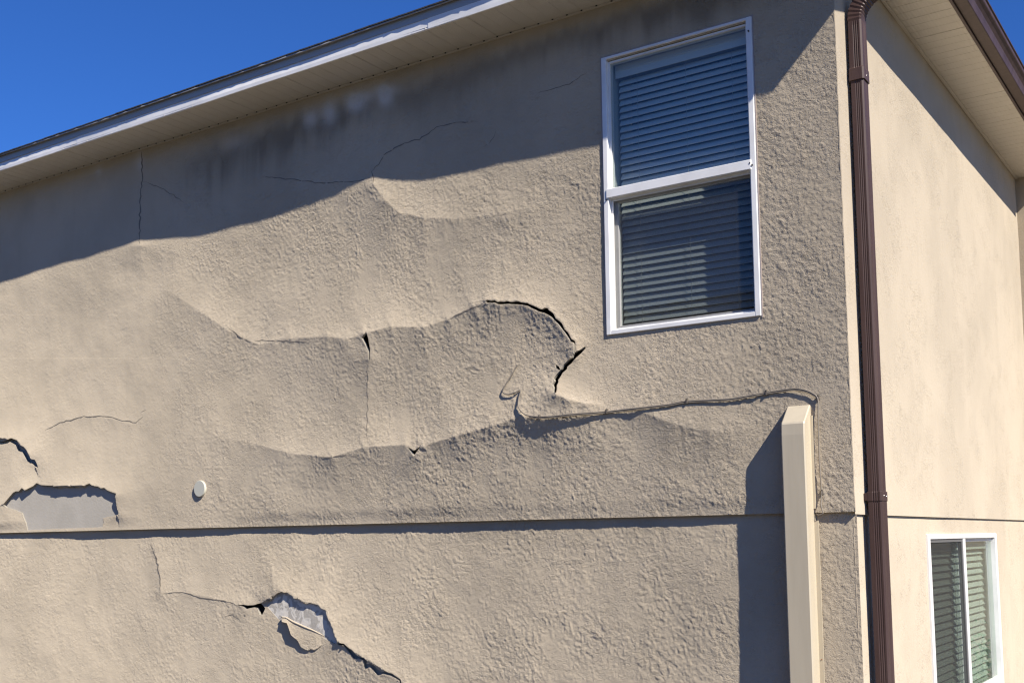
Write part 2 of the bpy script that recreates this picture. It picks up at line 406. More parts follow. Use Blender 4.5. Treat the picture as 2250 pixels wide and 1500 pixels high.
# openings, in picture pixels
def crop(pts, s, ox, oy): return [(a / s + ox, b / s + oy) for a, b in pts]
ARC = crop([(380,184),(402,170),(430,180),(470,174),(500,192),(520,186),(560,190),(585,180),(610,190),(645,190),(690,183),(730,195),(790,204),(830,222),(870,238),(905,258),(930,262),(955,246),(985,252),(1000,274),(1040,303),(1055,330),(1062,352),(1095,372),(1125,400),(1148,455),(1185,490),(1200,520),(1218,555),(1250,570),(1252,640),(1246,690),(1236,690),(1236,600),(1232,582),(1205,574),(1180,535),(1150,492),(1118,450),(1080,402),(1050,372),(1020,338),(975,310),(935,292),(900,285),(860,264),(820,246),(790,228),(740,218),(690,214),(640,212),(600,208),(560,212),(520,214),(495,208),(470,196),(425,196),(395,196)], 4.412, 980, 620)
SEC = crop([(1364,606),(1335,628),(1305,650),(1265,668),(1228,698),(1218,730),(1175,762),(1140,798),(1118,842),(1092,868),(1062,905),(1042,935),(1048,960),(1028,990),(1038,1020),(1036,1070),(1070,1070),(1074,1025),(1074,1000),(1090,968),(1088,945),(1104,925),(1130,878),(1172,842),(1176,818),(1218,784),(1238,756),(1266,726),(1302,696),(1332,664),(1352,640)], 4.412, 980, 620)
CHIP = crop([(1064,798),(1092,815),(1112,850),(1085,846),(1062,832)], 4.412, 980, 620)
FOLD_SHADE = crop([(1215,330),(1232,380),(1250,480),(1246,570),(1238,560),(1236,500),(1205,430),(1178,382)], 3.75, 480, 640)  # hole onto black paper, standing in for the shadow on the fold
NOTCH = [(893,979),(909,990),(925,979),(909,1001)]
H1 = crop([(28,918),(60,880),(100,832),(128,800),(155,788),(180,790),(210,757),(240,780),(280,758),(318,740),(355,708),(395,728),(450,732),(500,733),(550,755),(585,770),(620,776),(650,756),(690,738),(720,752),(760,772),(795,760),(825,730),(865,713),(895,735),(950,742),(975,760),(1010,755),(1040,780),(1080,795),(1125,812),(1112,855),(1122,905),(1150,1005),(1095,1030),(1030,1040),(998,1048),(1005,1090),(992,1135),(860,1142),(600,1150),(265,1165),(250,1100),(225,1040),(215,1000),(160,975),(60,948)], 4.4125, 0, 900)
H2 = [(-20,965),(5,969),(15,966),(24,962),(38,967),(41,976),(52,981),(58,988),(63,998),(68,1008),(76,1009),(80,1016),(84,1027),(76,1024),(68,1016),(60,1014),(53,1002),(49,993),(39,990),(34,977),(22,970),(14,974),(4,976),(-20,974)]
L3 = crop([(210,456),(280,448),(330,456),(400,452),(440,436),(475,430),(500,455),(527,490),(508,530),(490,566),(458,560),(450,530),(435,485),(400,478),(340,490),(310,500),(275,470)], 5.1136, 480, 1240)
H3 = crop([(538,462),(575,405),(612,365),(640,335),(660,318),(712,302),(735,316),(770,308),(800,332),(832,350),(846,380),(890,372),(910,395),(922,418),(985,442),(1025,424),(1060,436),(1110,450),(1150,488),(1205,510),(1212,560),(1235,620),(1255,668),(1275,700),(1292,770),(1320,820),(1337,878),(1300,885),(1250,860),(1160,815),(1000,740),(860,665),(760,610),(700,640),(640,575)], 5.1136, 480, 1240)
R3 = crop([(1337,880),(1410,886),(1440,915),(1470,940),(1500,955),(1540,1000),(1572,1032),(1630,1040),(1665,1075),(1668,1108),(1740,1120),(1775,1160),(1810,1185),(1845,1200),(1870,1190),(1910,1210),(1950,1220),(2000,1255),(2048,1288),(2055,1340),(2035,1330),(2030,1300),(1990,1275),(1930,1245),(1890,1235),(1850,1222),(1820,1236),(1780,1242),(1750,1205),(1725,1165),(1695,1150),(1660,1168),(1634,1165),(1630,1110),(1625,1070),(1580,1052),(1545,1056),(1515,1050),(1490,1012),(1460,980),(1430,935),(1400,902),(1340,897)], 5.1136, 480, 1240)

def inpoly(x, y, poly):
    P = np.array(poly); r = np.zeros(x.shape, bool); n = len(P)
    for i in range(n):
        x0, y0 = P[i]; x1, y1 = P[(i + 1) % n]
        c = ((y0 > y) != (y1 > y)) & (x < (x1 - x0) * (y - y0) / ((y1 - y0) + 1e-12) + x0)
        r ^= c
    return r
def nearest(p, poly):
    P = np.array(poly + [poly[0]]); a = P[:-1]; d = P[1:] - a
    t_ = np.clip(((p - a) * d).sum(1) / (d * d).sum(1), 0, 1); q = a + t_[:, None] * d
    return q[np.argmin(((q - p) ** 2).sum(1))]

def wall_sheet(name, upper, zlo, zhi, holes, window=None):
    xs = np.concatenate([np.arange(XEND, -7.7, .02), np.arange(-7.7, -5.6, .0085), np.arange(-5.6, -3.7, .0066), np.arange(-3.7, -.0001, .0046)])
    xs = xs - xs[-1]  # ends exactly on the corner
    zs = np.linspace(zlo, zhi, int(round((zhi - zlo) / .0052)) + 1)
    if window:
        for a in window[:2]: xs[np.argmin(abs(xs - a))] = a
        for a in window[2:]: zs[np.argmin(abs(zs - a))] = a
    nx, nz = len(xs), len(zs)
    X, Z = np.meshgrid(xs, zs, indexing='ij'); x = X.ravel().copy(); z = Z.ravel().copy()
    h, px, py = solve(x, z, upper)
    base = 0. if upper else LOWA
    h = h + lace(x, z) * rough_at(px, py, x, z, upper)
    y = base - h
    idx = np.arange(nx * nz).reshape(nx, nz)
    quads = np.stack([idx[:-1, :-1], idx[1:, :-1], idx[1:, 1:], idx[:-1, 1:]], -1).reshape(-1, 4)
    cx = px[quads].mean(1); cy = py[quads].mean(1); keep = np.ones(len(quads), bool)
    hid = np.full(len(quads), -1)
    for k, poly in enumerate(holes):
        P = np.array(poly); s_ = np.nonzero((cx > P[:, 0].min()) & (cx < P[:, 0].max()) & (cy > P[:, 1].min()) & (cy < P[:, 1].max()))[0]
        q = s_[inpoly(cx[s_], cy[s_], poly)]; keep[q] = False; hid[q] = k
    if window:
        wx = x[quads].mean(1); wz = z[quads].mean(1)
        keep &= ~((wx > window[0]) & (wx < window[1]) & (wz > window[2]) & (wz < window[3]))
    kept = quads[keep]
    # snap the vertices on an opening's border onto its outline
    rem = np.nonzero(hid >= 0)[0]; vhole = {}
    for f in rem:
        for v in quads[f]: vhole[v] = hid[f]
    kv = np.zeros(nx * nz, bool); kv[kept.ravel()] = True
    border = [v for v in vhole if kv[v]]; bset = set(border)
    newh = {}
    for v in border:
        i, j = divmod(v, nz); acc = []
        for di in (-2, -1, 0, 1, 2):
            for dj in (-2, -1, 0, 1, 2):
                a, b = i + di, j + dj
                if 0 <= a < nx and 0 <= b < nz:
                    u = a * nz + b
                    if kv[u] and u not in bset: acc.append(h[u])
        newh[v] = float(np.mean(acc)) if acc else h[v]
    for v in border:
        q = nearest(np.array([px[v], py[v]]), holes[vhole[v]])
        r = rays(q[0], q[1]); t_ = (base - newh[v] - CAM[1]) / r[1]; P = CAM + r * t_
        x[v], y[v], z[v] = P; h[v] = newh[v]; px[v], py[v] = q
    # border edges -> broken rim
    from collections import defaultdict
    ed = {}
    keepf = kept[np.isin(kept, np.array(sorted(bset))).sum(1) >= 2] if bset else kept[:0]
    for f in keepf:
        for k in range(4):
            a, b = int(f[k]), int(f[(k + 1) % 4])
            if a in bset and b in bset:
                e = (min(a, b), max(a, b))
                if e in ed: ed[e] = None
                else: ed[e] = (a, b)
    # only edges whose other face was removed (not inner ones)
    rv = []; rf = []; n0 = len(x); thick = .017
    for e, ab in ed.items():
        if ab is None: continue
        a, b = ab; k = n0 + len(rv)
        ja = .004 * random.random(); jb = .004 * random.random()
        rv += [(x[a], y[a], z[a]), (x[b], y[b], z[b]), (x[b], y[b] + thick + jb, z[b]), (x[a], y[a] + thick + ja, z[a])]
        rf.append((k, k + 1, k + 2, k + 3))
    # top/bottom edge of the sheet turned back (its thickness)
    er = 0 if upper else nz - 1
    er_i = idx[:, er]; rv2 = []
    V = np.stack([x, y, z], -1)
    edgeverts = V[er_i]; back = edgeverts.copy(); back[:, 1] = .075
    k0 = n0 + len(rv)
    rimv = np.concatenate([edgeverts, back]); nn = len(edgeverts)
    kf = np.zeros(nx * nz, bool); kf[kept.ravel()] = True
    efs = [(k0 + i, k0 + i + 1, k0 + nn + i + 1, k0 + nn + i) for i in range(nn - 1)]
    allv = np.concatenate([V] + ([np.array(rv)] if rv else []) + [rimv])
    used = np.unique(kept); remap = np.full(len(allv), -1); remap[used] = np.arange(len(used)); extra = np.arange(n0, len(allv)); remap[extra] = len(used) + np.arange(len(extra))
    VV = np.concatenate([V[used], allv[n0:]])
    F = np.concatenate([kept, np.array(rf, int).reshape(-1, 4), np.array(efs, int)]); F = remap[F]
    me = bpy.data.meshes.new(name)
    me.vertices.add(len(VV)); me.vertices.foreach_set('co', VV.astype(np.float32).ravel())
    me.loops.add(F.size); me.loops.foreach_set('vertex_index', F.astype(np.int32).ravel())
    me.polygons.add(len(F)); me.polygons.foreach_set('loop_start', np.arange(0, F.size, 4, dtype=np.int32))
    mi = np.zeros(len(F), np.int32); mi[len(kept):len(kept) + len(rf)] = 1
    me.update(calc_edges=True)
    me.polygons.foreach_set('material_index', mi)
    sm = np.ones(len(F), bool); sm[len(kept):] = False
    me.polygons.foreach_set('use_smooth', sm)
    # attributes: strength of the lace relief, mildew and salt marks
    pu = px[used]; pv = py[used]; n_ex = len(allv) - n0
    xu = x[used]; zu = z[used]
    ro = .30 + .70 * sstep(300, 480, pu + 60 * fbm(xu * 2, zu * 2, 3, 2))
    if upper:
        ro *= 1 - .45 * sstep(560, 600, pv) * sstep(1000, 700, pu)
        ro = ro * (1 + .45 * sstep(1250, 1500, pu))
        ro *= 1 - .5 * sstep(3.75, 3.95, zu) * sstep(4.15, 3.9, zu) * sstep(700, 640, pv)
    else: ro = (.35 + .55 * sstep(300, 1000, pu))
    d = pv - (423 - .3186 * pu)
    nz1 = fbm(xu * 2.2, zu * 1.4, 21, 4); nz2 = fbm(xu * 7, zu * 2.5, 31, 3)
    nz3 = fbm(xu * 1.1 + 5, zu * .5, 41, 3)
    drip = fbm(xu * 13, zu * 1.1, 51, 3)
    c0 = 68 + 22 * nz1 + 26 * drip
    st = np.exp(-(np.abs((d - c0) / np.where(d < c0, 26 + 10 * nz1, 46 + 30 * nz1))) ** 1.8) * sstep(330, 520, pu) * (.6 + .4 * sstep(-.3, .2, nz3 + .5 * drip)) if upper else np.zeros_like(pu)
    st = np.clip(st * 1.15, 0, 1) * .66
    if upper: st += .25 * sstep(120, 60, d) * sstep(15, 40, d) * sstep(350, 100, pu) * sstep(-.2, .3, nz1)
    sa = np.zeros_like(pu)
    if upper:
        for bx, by, rx, ry, a in [(684,262,14,22,.5),(724,248,18,26,.6),(787,230,22,20,.7),(848,212,14,22,.8),(800,212,30,14,.4),(303,352,9,22,.35),(215,375,10,12,.3),(850,196,30,12,.35),(520,310,30,16,.2)]:
            sa += a * np.exp(-(((pu - bx + 12 * nz2) / rx) ** 2 + ((pv - by - 10 * nz1) / ry) ** 2))
        st = st * (1 - np.clip(sa * 1.3, 0, 1)); sa = np.clip(sa * 1.7, 0, 1) * .85
    # patchy darker band on the lower wall, strongest at the joint
    if not upper:
        st += .18 * sstep(ZB - .25, ZB, zu) * sstep(-.1, .4, nz1)
    for nm, arr in (('rough', ro), ('stain', st), ('salt', sa)):
        at = me.attributes.new(nm, 'FLOAT', 'POINT'); at.data.foreach_set('value', np.concatenate([arr, np.zeros(n_ex)]).astype(np.float32))
    me.validate()
    return link(name, me, house, [MS_R, M_CORE])
random.seed(4)
wall_up = wall_sheet('stucco_wall', True, ZB, ZS + .03, [ARC, SEC, CHIP, FOLD_SHADE, NOTCH, H1, H2], (WX0 + .02, WX1 - .02, WZ0 + .02, WZ1 - .02))
wall_lo = wall_sheet('stucco_wall', False, 1.45, ZB + .004, [L3, H3, R3])
b = MB(); b.box(XEND, -.012, LOWA, LOWA + .06, 0, 1.45); b.build('stucco_wall', MS_S, house)
# black paper behind the plaster, with the window left open
b = MB()
b.box(XEND, WX0 + .02, .06, .10, 0, ZS); b.box(WX1 - .02, -.10, .06, .10, 0, ZS); b.box(WX0 + .02, WX1 - .02, .06, .10, 0, WZ0 + .02); b.box(WX0 + .02, WX1 - .02, .06, .10, WZ1 - .02, ZS)
b.build('backing_paper', M_DARKB, house)
# boards seen in the openings
def board(name, pts, hs, material, upper=True):
    vs = []; base = 0. if upper else LOWA; c0 = np.mean(np.array(pts), 0); P0 = onA(c0[0], c0[1], base); wv = float(wave(P0[0], P0[2]))
    for (a, b_), h in zip(pts, hs):
        h = h + wv; r = rays(a, b_); t_ = (base - h - CAM[1]) / r[1]; vs.append(tuple(CAM + r * t_))
    n = len(vs); back = [(x, y + .012, z) for x, y, z in vs]
    q = MB(); q.add(vs + back, [tuple(range(n)), tuple(range(2 * n - 1, n - 1, -1))] + [(i, (i + 1) % n, n + (i + 1) % n, n + i) for i in range(n)])
    return q.build(name, material, house)
board('sheathing_board', [(-30,1128),(8,1106),(24,1082),(50,1068),(80,1056),(140,1066),(196,1056),(250,1078),(262,1100),(266,1135),(240,1164),(48,1168),(40,1130)], [.023 - .027 * (q - 1056) / 110 for q in (1128,1106,1082,1068,1056,1066,1056,1078,1100,1135,1164,1168,1130)], M_BOARD)
board('sheathing_board', [(-40,955),(95,955),(95,1030),(-40,1040)], [-.012,-.012,-.012,-.012], M_BOARD)
board('sheathing_board', [(578,1326),(604,1299),(622,1294),(675,1318),(702,1324),(722,1337),(737,1372),(748,1412),(700,1420),(606,1378)], [.012,.020,.022,.024,.024,.024,.024,.016,.004,.002], M_PLASTER, False)
board('sheathing_board', [(760,1415),(900,1480),(900,1520),(740,1520)], [-.012,-.012,-.012,-.012], M_BOARD, False)

# the torn flap hinged over the lower opening
hin = crop([(712,588),(760,592),(840,640),(950,690),(1060,735),(1160,785),(1235,822),(1262,850)], 5.1136, 480, 1240)
low = crop([(712,640),(770,655),(815,790),(890,850),(925,925),(1000,962),(1040,945),(1070,958),(1110,940),(1158,905),(1205,908),(1262,868)], 5.1136, 480, 1240)
def resamp(p, n):
    p = np.array(p); d = np.r_[0, np.cumsum(np.hypot(*np.diff(p, axis=0).T))]; s_ = np.linspace(0, d[-1], n); return np.stack([np.interp(s_, d, p[:, 0]), np.interp(s_, d, p[:, 1])], -1)
nu, nv = 40, 7; hp = resamp(hin, nu); lp = resamp(low, nu); vs = []
for layer in (0, 1):
    for j in range(nv):
        v_ = j / (nv - 1)
        for i in range(nu):
            u_ = i / (nu - 1); p = hp[i] * (1 - v_) + lp[i] * v_
            h = .030 + .010 * v_ * (1 - .7 * u_) + .004 * math.sin(u_ * 9) * v_ - (.010 if layer else 0) - .022 * u_ ** 3
            r = rays(*p); t_ = (LOWA - h - CAM[1]) / r[1]; vs.append(tuple(CAM + r * t_))
fs = []
for j in range(nv - 1):
    for i in range(nu - 1):
        a = j * nu + i; fs.append((a, a + 1, a + nu + 1, a + nu)); a += nu * nv; fs.append((a, a + nu, a + nu + 1, a + 1))
N2 = nu * nv
for i in range(nu - 1):
    fs.append((i, i + 1, N2 + i + 1, N2 + i)); a = (nv - 1) * nu + i; fs.append((a, a + 1, N2 + a + 1, N2 + a))
for j in range(nv - 1):
    a = j * nu; fs.append((a, a + nu, N2 + a + nu, N2 + a)); a += nu - 1; fs.append((a, a + nu, N2 + a + nu, N2 + a))
q = MB(); q.add(vs, fs); fo = q.build('torn_flap', MS_R, house); fo.data.attributes.new('rough', 'FLOAT', 'POINT').data.foreach_set('value', [1.] * len(fo.data.vertices)); tag(fo, 'torn curled stucco flap hanging over its own shadow below the pale hole')
# curled lip of raw coat along the hinge
lip = [tuple(Vector(CAM + rays(*p) * ((LOWA - .030 + .001 + .022 * (i / 39) ** 3 - CAM[1]) / rays(*p)[1]))) for i, p in enumerate(hp)]
q = MB(); q.tube(lip, [.003 + .004 * math.sin(math.pi * min(1, .25 + i / 45)) for i in range(40)], 8); q.build('curled_lip', MS_S, house)

# hairline cracks (thin dark ribbons laid just over the surface)
def hair(pts, w=1.6, seed=0, upper=True):
    rs = random.Random(seed); out = []
    for (x0, y0), (x1, y1) in zip(pts[:-1], pts[1:]):
        n = max(2, int(math.hypot(x1 - x0, y1 - y0) / 7))
        for k in range(n): t_ = k / n; out.append((x0 + (x1 - x0) * t_ + rs.uniform(-1.9, 1.9), y0 + (y1 - y0) * t_ + rs.uniform(-1.5, 1.5)))
    out.append(pts[-1]); P = np.array(out); h, W0 = hat(P[:, 0], P[:, 1], upper); base = 0. if upper else LOWA
    d = np.gradient(P, axis=0); d /= np.hypot(*d.T)[:, None] + 1e-9; nrm = np.stack([-d[:, 1], d[:, 0]], -1)
    n = len(P); taper = np.minimum(1, np.minimum(np.arange(n), np.arange(n)[::-1]) / 4 + .15)
    ww = w * .5 * taper * np.array([rs.uniform(.5, 1.3) for _ in range(n)])
    vs = []
    for sgn in (-1, 1):
        Q = P + nrm * (ww * sgn)[:, None]; r = rays(Q[:, 0], Q[:, 1]); t_ = (base - h - .0012 - CAM[1]) / r[:, 1]; vs += [tuple(a) for a in CAM + r * t_[:, None]]
    q = MB(); q.add(vs, [(i, i + 1, n + i + 1, n + i) for i in range(n - 1)]); return q.build('hairline_crack', M_CRACK, house)
for k, (p, w_) in enumerate([
    ([(311,330),(312,395),(308,430),(307,535)], 2.6), ([(314,398),(345,410),(375,425),(405,446)], 1.6), ([(575,388),(640,394),(700,402),(780,398),(812,392)], 1.8),
    ([(820,408),(821,385),(815,375)], 3), ([(818,378),(835,355),(850,335),(880,318),(920,306),(960,280),(1000,270),(1050,267)], 2.0), ([(1090,285),(1080,310),(1060,325)], 1.4),
    ([(1180,205),(1250,185),(1290,160)], 1.3), ([(100,945),(140,926),(185,915),(240,915),(275,925),(300,928),(314,915)], 1.9), ([(310,905),(320,900)], 2.2),
    ([(1728,870),(1727,845),(1729,830)], 1.6), ([(1724,900),(1726,880)], 2.2), ([(1775,772),(1785,790),(1788,815),(1800,832)], 1.6), ([(808,800),(808,870),(806,970)], 1.2),
    ([(985,702),(1030,680),(1065,664)], 2.2), ([(560,747),(600,748),(680,752)], 2.), ([(500,722),(540,748),(566,757)], 2.4), ([(700,1004),(730,1005),(760,998)], 2.6), ([(965,850),(967,885)], 1.6),
    ([(1137,801),(1124,826),(1112,848)], 1.4), ([(1085,690),(1082,672),(1092,664)], .8), ([(600,1055),(612,1075)], .8)]): hair(p, w_, k)
for k, (p, w_) in enumerate([([(330,1196),(342,1220),(350,1262),(352,1300)], 2.2), ([(360,1302),(400,1300),(440,1312),(490,1318),(525,1330)], 1.8), ([(480,1356),(510,1350),(528,1362)], 1.6),
    ([(1280,1377),(1310,1392),(1335,1410),(1352,1418)], 1.5), ([(535,1350),(540,1353)], 5)]): hair(p, w_, 50 + k, False)

# ------------------------------------------------------------------ the smooth sunny wall, wing wall
def smooth_wall(name, axis, plane, a0, a1, z0, z1, hole=None, amp=.006, flip=1):
    """a gently uneven sheet on plane x=.. (axis 0) or y=.. (axis 1) with thickness on its exposed ends"""
    A = np.arange(a0, a1 + .019, .04); A[-1] = a1; Z = np.arange(z0, z1 + .019, .04); Z[-1] = z1
    if hole:
        for q in hole[:2]: A[np.argmin(abs(A - q))] = q
        for q in hole[2:]: Z[np.argmin(abs(Z - q))] = q
    AA, ZZ = np.meshgrid(A, Z, indexing='ij'); a = AA.ravel(); z = ZZ.ravel()
    o = amp * fbm(a * 1.3 + plane * 7 + 40, z * 1.3 + 3, 77 + axis, 4) * sstep(a0 - .01, a0 + .25, a) * flip
    P = np.stack([plane + o, a, z], -1) if axis == 0 else np.stack([a, plane + o, z], -1)
    nx, nz = len(A), len(Z); idx = np.arange(nx * nz).reshape(nx, nz)
    q = np.stack([idx[:-1, :-1], idx[1:, :-1], idx[1:, 1:], idx[:-1, 1:]], -1).reshape(-1, 4)
    if hole:
        ca = a[q].mean(1); cz = z[q].mean(1); q = q[~((ca > hole[0]) & (ca < hole[1]) & (cz > hole[2]) & (cz < hole[3]))]
    me = bpy.data.meshes.new(name); me.from_pydata(P.tolist(), [], q.tolist()); me.polygons.foreach_set('use_smooth', [True] * len(q)); me.update()
    return link(name, me, house, [MS_S])
BY0, BY1, BZ0, BZ1 = 1.385, 3.345, 1.80, 2.893
smooth_wall('stucco_wall', 0, 0., 0., YW, ZB - .012, ZS + .03)
smooth_wall('stucco_wall', 0, -.014, LOWA, YW, 0., ZB - .010, (BY0 + .015, BY1 - .015, BZ0 + .015, BZ1 - .015))
b = MB(); b.box(-.06, .0, .075, YW, ZB - .0125, ZB - .0118); b.build('drip_edge', MS_S, house)
smooth_wall('stucco_wall', 1, YW - .01, -.05, 3.4, 0., ZS + .42)
b = MB(); b.box(-.14, -.06, .11, BY0 + .015, 0, ZS); b.box(-.14, -.06, BY1 - .015, YW, 0, ZS); b.box(-.14, -.06, BY0 + .015, BY1 - .015, 0, BZ0 + .015); b.box(-.14, -.06, BY0 + .015, BY1 - .015, BZ1 - .015, ZS)
b.box(-.05, 3.4, YW + .06, YW + .12, 0, ZS + .42); b.box(3.34, 3.40, YW, YW + 4, 0, ZS + .42)
b.build('backing_paper', M_DARKB, house)
b = MB(); b.box(-.6, 3.5, YW - .04, YW + 4, ZS + .42, ZS + .48); b.build('roof_edge', M_WHITE, house)
# rounded corner bead where the two walls meet
q = MB(); n_ = 60; cb = []
for i in range(n_ + 1):
    z = ZB + (ZS - ZB) * i / n_; cb.append((-.0035 + .0012 * math.sin(i * 1.7), .0035 + .001 * math.sin(i * 2.3), z))
q.tube(cb, [.0052 + .0008 * math.sin(i * 3.1) for i in range(n_ + 1)], 8); q.build('corner_bead', MS_S, house)
q = MB(); cb = [(-.0175 + .001 * math.sin(i * 1.3), LOWA + .0035, .2 + (ZB - .2) * i / 50) for i in range(51)]; q.tube(cb, .0052, 8); q.build('corner_bead', MS_S, house)

# interior boxes behind the two windows
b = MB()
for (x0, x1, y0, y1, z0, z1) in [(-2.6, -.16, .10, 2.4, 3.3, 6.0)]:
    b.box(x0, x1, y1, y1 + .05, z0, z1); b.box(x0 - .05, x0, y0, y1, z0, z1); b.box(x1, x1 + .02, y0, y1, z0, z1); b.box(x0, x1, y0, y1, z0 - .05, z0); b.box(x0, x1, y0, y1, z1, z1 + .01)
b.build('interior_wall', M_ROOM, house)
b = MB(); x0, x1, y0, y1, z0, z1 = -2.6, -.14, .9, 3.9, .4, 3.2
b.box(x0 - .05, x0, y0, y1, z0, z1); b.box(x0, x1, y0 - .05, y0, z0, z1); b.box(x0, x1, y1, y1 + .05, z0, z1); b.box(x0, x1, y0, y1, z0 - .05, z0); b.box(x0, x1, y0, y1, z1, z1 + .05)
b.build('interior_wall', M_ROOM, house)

# ------------------------------------------------------------------ soffits, fascia, roof
def soffit_panel(w, L):
    """ribbed vinyl panel, w along x, L along y, ribs every third; lower face at z=0"""
    prof = []; n = 3; p = w / n; g = .010
    for k in range(n):
        a = k * p; prof += [(a + .001, 0), (a + p - g, 0), (a + p - g * .7, .0022), (a + p - g * .25, .0022)]
    prof += [(w, 0), (w, .012), (0, .012)]
    return prof
def panel_mesh(w, L, prof):
    q = MB(); n = len(prof)
    vs = [(p[0], 0, p[1]) for p in prof] + [(p[0], L, p[1]) for p in prof]
    q.add(vs, [(i, (i + 1) % n, n + (i + 1) % n, n + i) for i in range(n)]); return q.mesh('soffit_panel')
PW = .305
pm = panel_mesh(PW - .0015, abs(YF) + .02, soffit_panel(PW - .0015, 1)); pm.materials.append(M_VINYL)
rs = random.Random(3); x = .33 - PW; k = 0
while x > XEND - .1:
    o = bpy.data.objects.new('soffit_panel', pm); COL.objects.link(o); o.parent = house
    o.location = (x, YF - .004 + .002, ZS - .014 + rs.uniform(-.0012, .0012)); x -= PW
pm2 = panel_mesh(PW - .0015, XF + .02, soffit_panel(PW - .0015, 1)); pm2.materials.append(M_VINYL)
y = .012
while y < YW - .02:
    o = bpy.data.objects.new('soffit_panel', pm2); COL.objects.link(o); o.parent = house
    o.rotation_euler = (0, 0, math.pi / 2); o.location = (XF + .004, y, ZS - .014 + rs.uniform(-.001, .001)); y += PW
# J channels along the walls
b = MB(); b.box(XEND, 0, -.022, -.002, ZS - .022, ZS - .0165); b.build('soffit_channel', M_VINYL, house)
b = MB(); b.box(.002, .02, 0.02, YW - .01, ZS - .022, ZS - .0165); b.build('soffit_channel', M_VINYL, house)
# small dark rib ends along the wall channel
b = MB(); x = .33
while x > XEND:
    b.box(x - .006, x + .005, -.0265, -.0225, ZS - .0215, ZS - .0150); x -= PW / 3
o_ = b.build('rib_gap', M_SEAL, house); o_['kind'] = 'stuff'
# white fascia boards, bowed a little, joined by lapped seams
xs_ = [-9.6, -5.9, -2.395, .42]
def fascia_piece(x0, x1, dy):
    q = MB(); n = int((x1 - x0) / .12); rings = []
    for i in range(n + 1):
        x = x0 + (x1 - x0) * i / n; w1 = .0022 * math.sin(x * 2.1) + .0015 * math.sin(x * 5.3 + 1); w2 = .002 * math.sin(x * 1.7 + 2)
        yb = YF + dy + w1; yt = YF + dy + w2
        rings.append([(x, yb + .012, ZS - .016), (x, yb, ZS - .017), (x, yb - .0015, ZS + .006), (x, yt, ZS + .050), (x, yt + .001, ZS + .106), (x, yt + .02, ZS + .106)])
    q.loft(rings); return q.build('fascia_board', M_WHITE, house)
for i in range(3): fascia_piece(xs_[i], xs_[i + 1] + (.012 if i < 2 else 0), -.0022 * i)
b = MB(); rings = []
for i in range(90):
    x = XEND + i * (9.6 + .45) / 89; w1 = .0012 * math.sin(x * 2.6 + .6) + .0008 * math.sin(x * 6.1)
    rings.append([(x, YF + .01, ZS + .098), (x, YF - .031 + w1, ZS + .096 + w1), (x, YF - .031 + w1, ZS + .103 + w1), (x, YF + .01, ZS + .102)])
b.loft(rings); b.build('drip_edge', mat('grey drip metal', (.34, .34, .34), .5), house)
b = MB(); b.box(XEND, .40, YF - .0075, YF - .0025, ZS + .049, ZS + .104); b.build('apron_shade', mat('apron grey with painted shade', (.38, .38, .37), .5), house)  # apron strip; its grey and lower edge paint the overhang's shade on the fascia
# starter row of shingles overhanging the fascia
SLOPE = 4 / 12
rs = random.Random(8); x = XEND; shm = []
for v in range(4):
    w = .30; q = MB(); n = 5; r = []
    for i in range(n + 1):
        a = i * w / n; dz = [0, .001, -.0015, .002, -.001, 0][(i + v) % 6]
        r.append([(a, -.036 + dz, -.002 + dz), (a, -.036 + dz, .006 + dz), (a, .30, .006 + .33 * SLOPE + dz), (a, .30, -.004 + .33 * SLOPE)])
    q.loft(r); me = q.mesh('shingle'); me.materials.append(M_SHING); shm.append(me)
while x < .35:
    o = bpy.data.objects.new('shingle', rs.choice(shm)); COL.objects.link(o); o.parent = house
    sag = .003 * math.sin(x * 1.1 + .5) + .0015 * math.sin(x * 3.7)
    o.location = (x, YF + sag * .5 + rs.uniform(-.002, .002), ZS + .107 + sag * .5 + rs.uniform(-.001, .001)); x += .3015
# hip roof deck
b = MB(); ze = ZS + .107; D = 5.
b.add([(XEND, YF - .02, ze - .012), (.42, YF - .02, ze - .012), (.42 - D, YF + D, ze + D * SLOPE), (XEND, YF + D, ze + D * SLOPE)], [(0, 1, 2, 3)])
b.add([(.42, YF - .02, ze - .012), (.42, YW, ze - .012), (.42 - D, YW, ze + D * SLOPE), (.42 - D, YF + D, ze + D * SLOPE)], [(0, 1, 2, 3)])
b.build('roof_deck', M_SHING, house)
# brown fascia and K-style gutter on the sunny side, ending short of the wing wall
b = MB(); b.box(XF, XF + .016, YF - .006, YW - .03, ZS - .02, ZS + .12); b.build('fascia_board', M_BROWN, house)
b = MB(); GX = XF + .018; z0 = ZS - .006
out = [(0, 0), (.066, 0), (.070, .004), (.074, .030), (.080, .052), (.094, .070), (.108, .082), (.112, .088), (.112, .112), (.120, .114), (.120, .122), (.108, .122)]
inn = [(.108, .112), (.1085, .090), (.104, .084), (.090, .073), (.076, .054), (.070, .031), (.064, .004), (.003, .004), (.003, .122), (0, .122)]
prof = [(GX + a, z0 + c) for a, c in out + inn]
def sw(y0, y1):
    vs = [(p[0], y0, p[1]) for p in prof] + [(p[0], y1, p[1]) for p in prof]; n = len(prof)
    b.add(vs, [(i, (i + 1) % n, n + (i + 1) % n, n + i) for i in range(n)])
sw(YF - .02, 4.70)
cap = [(GX + a, z0 + c) for a, c in out] + [(GX, z0 + .122)]
b.prism([(p[0], p[1]) for p in cap], YF - .022, YF - .019, 1); b.prism([(p[0], p[1]) for p in cap], 4.699, 4.702, 1)
gut = b.build('gutter', M_BROWN, house); tag(gut, 'brown metal rain gutter along the sunny eave')
b = MB(); y = YF + .02
while y < YW - .2:
    b.box(XF - .0, XF + .035, y, y + .298, ZS + .124, ZS + .136); y += .3015
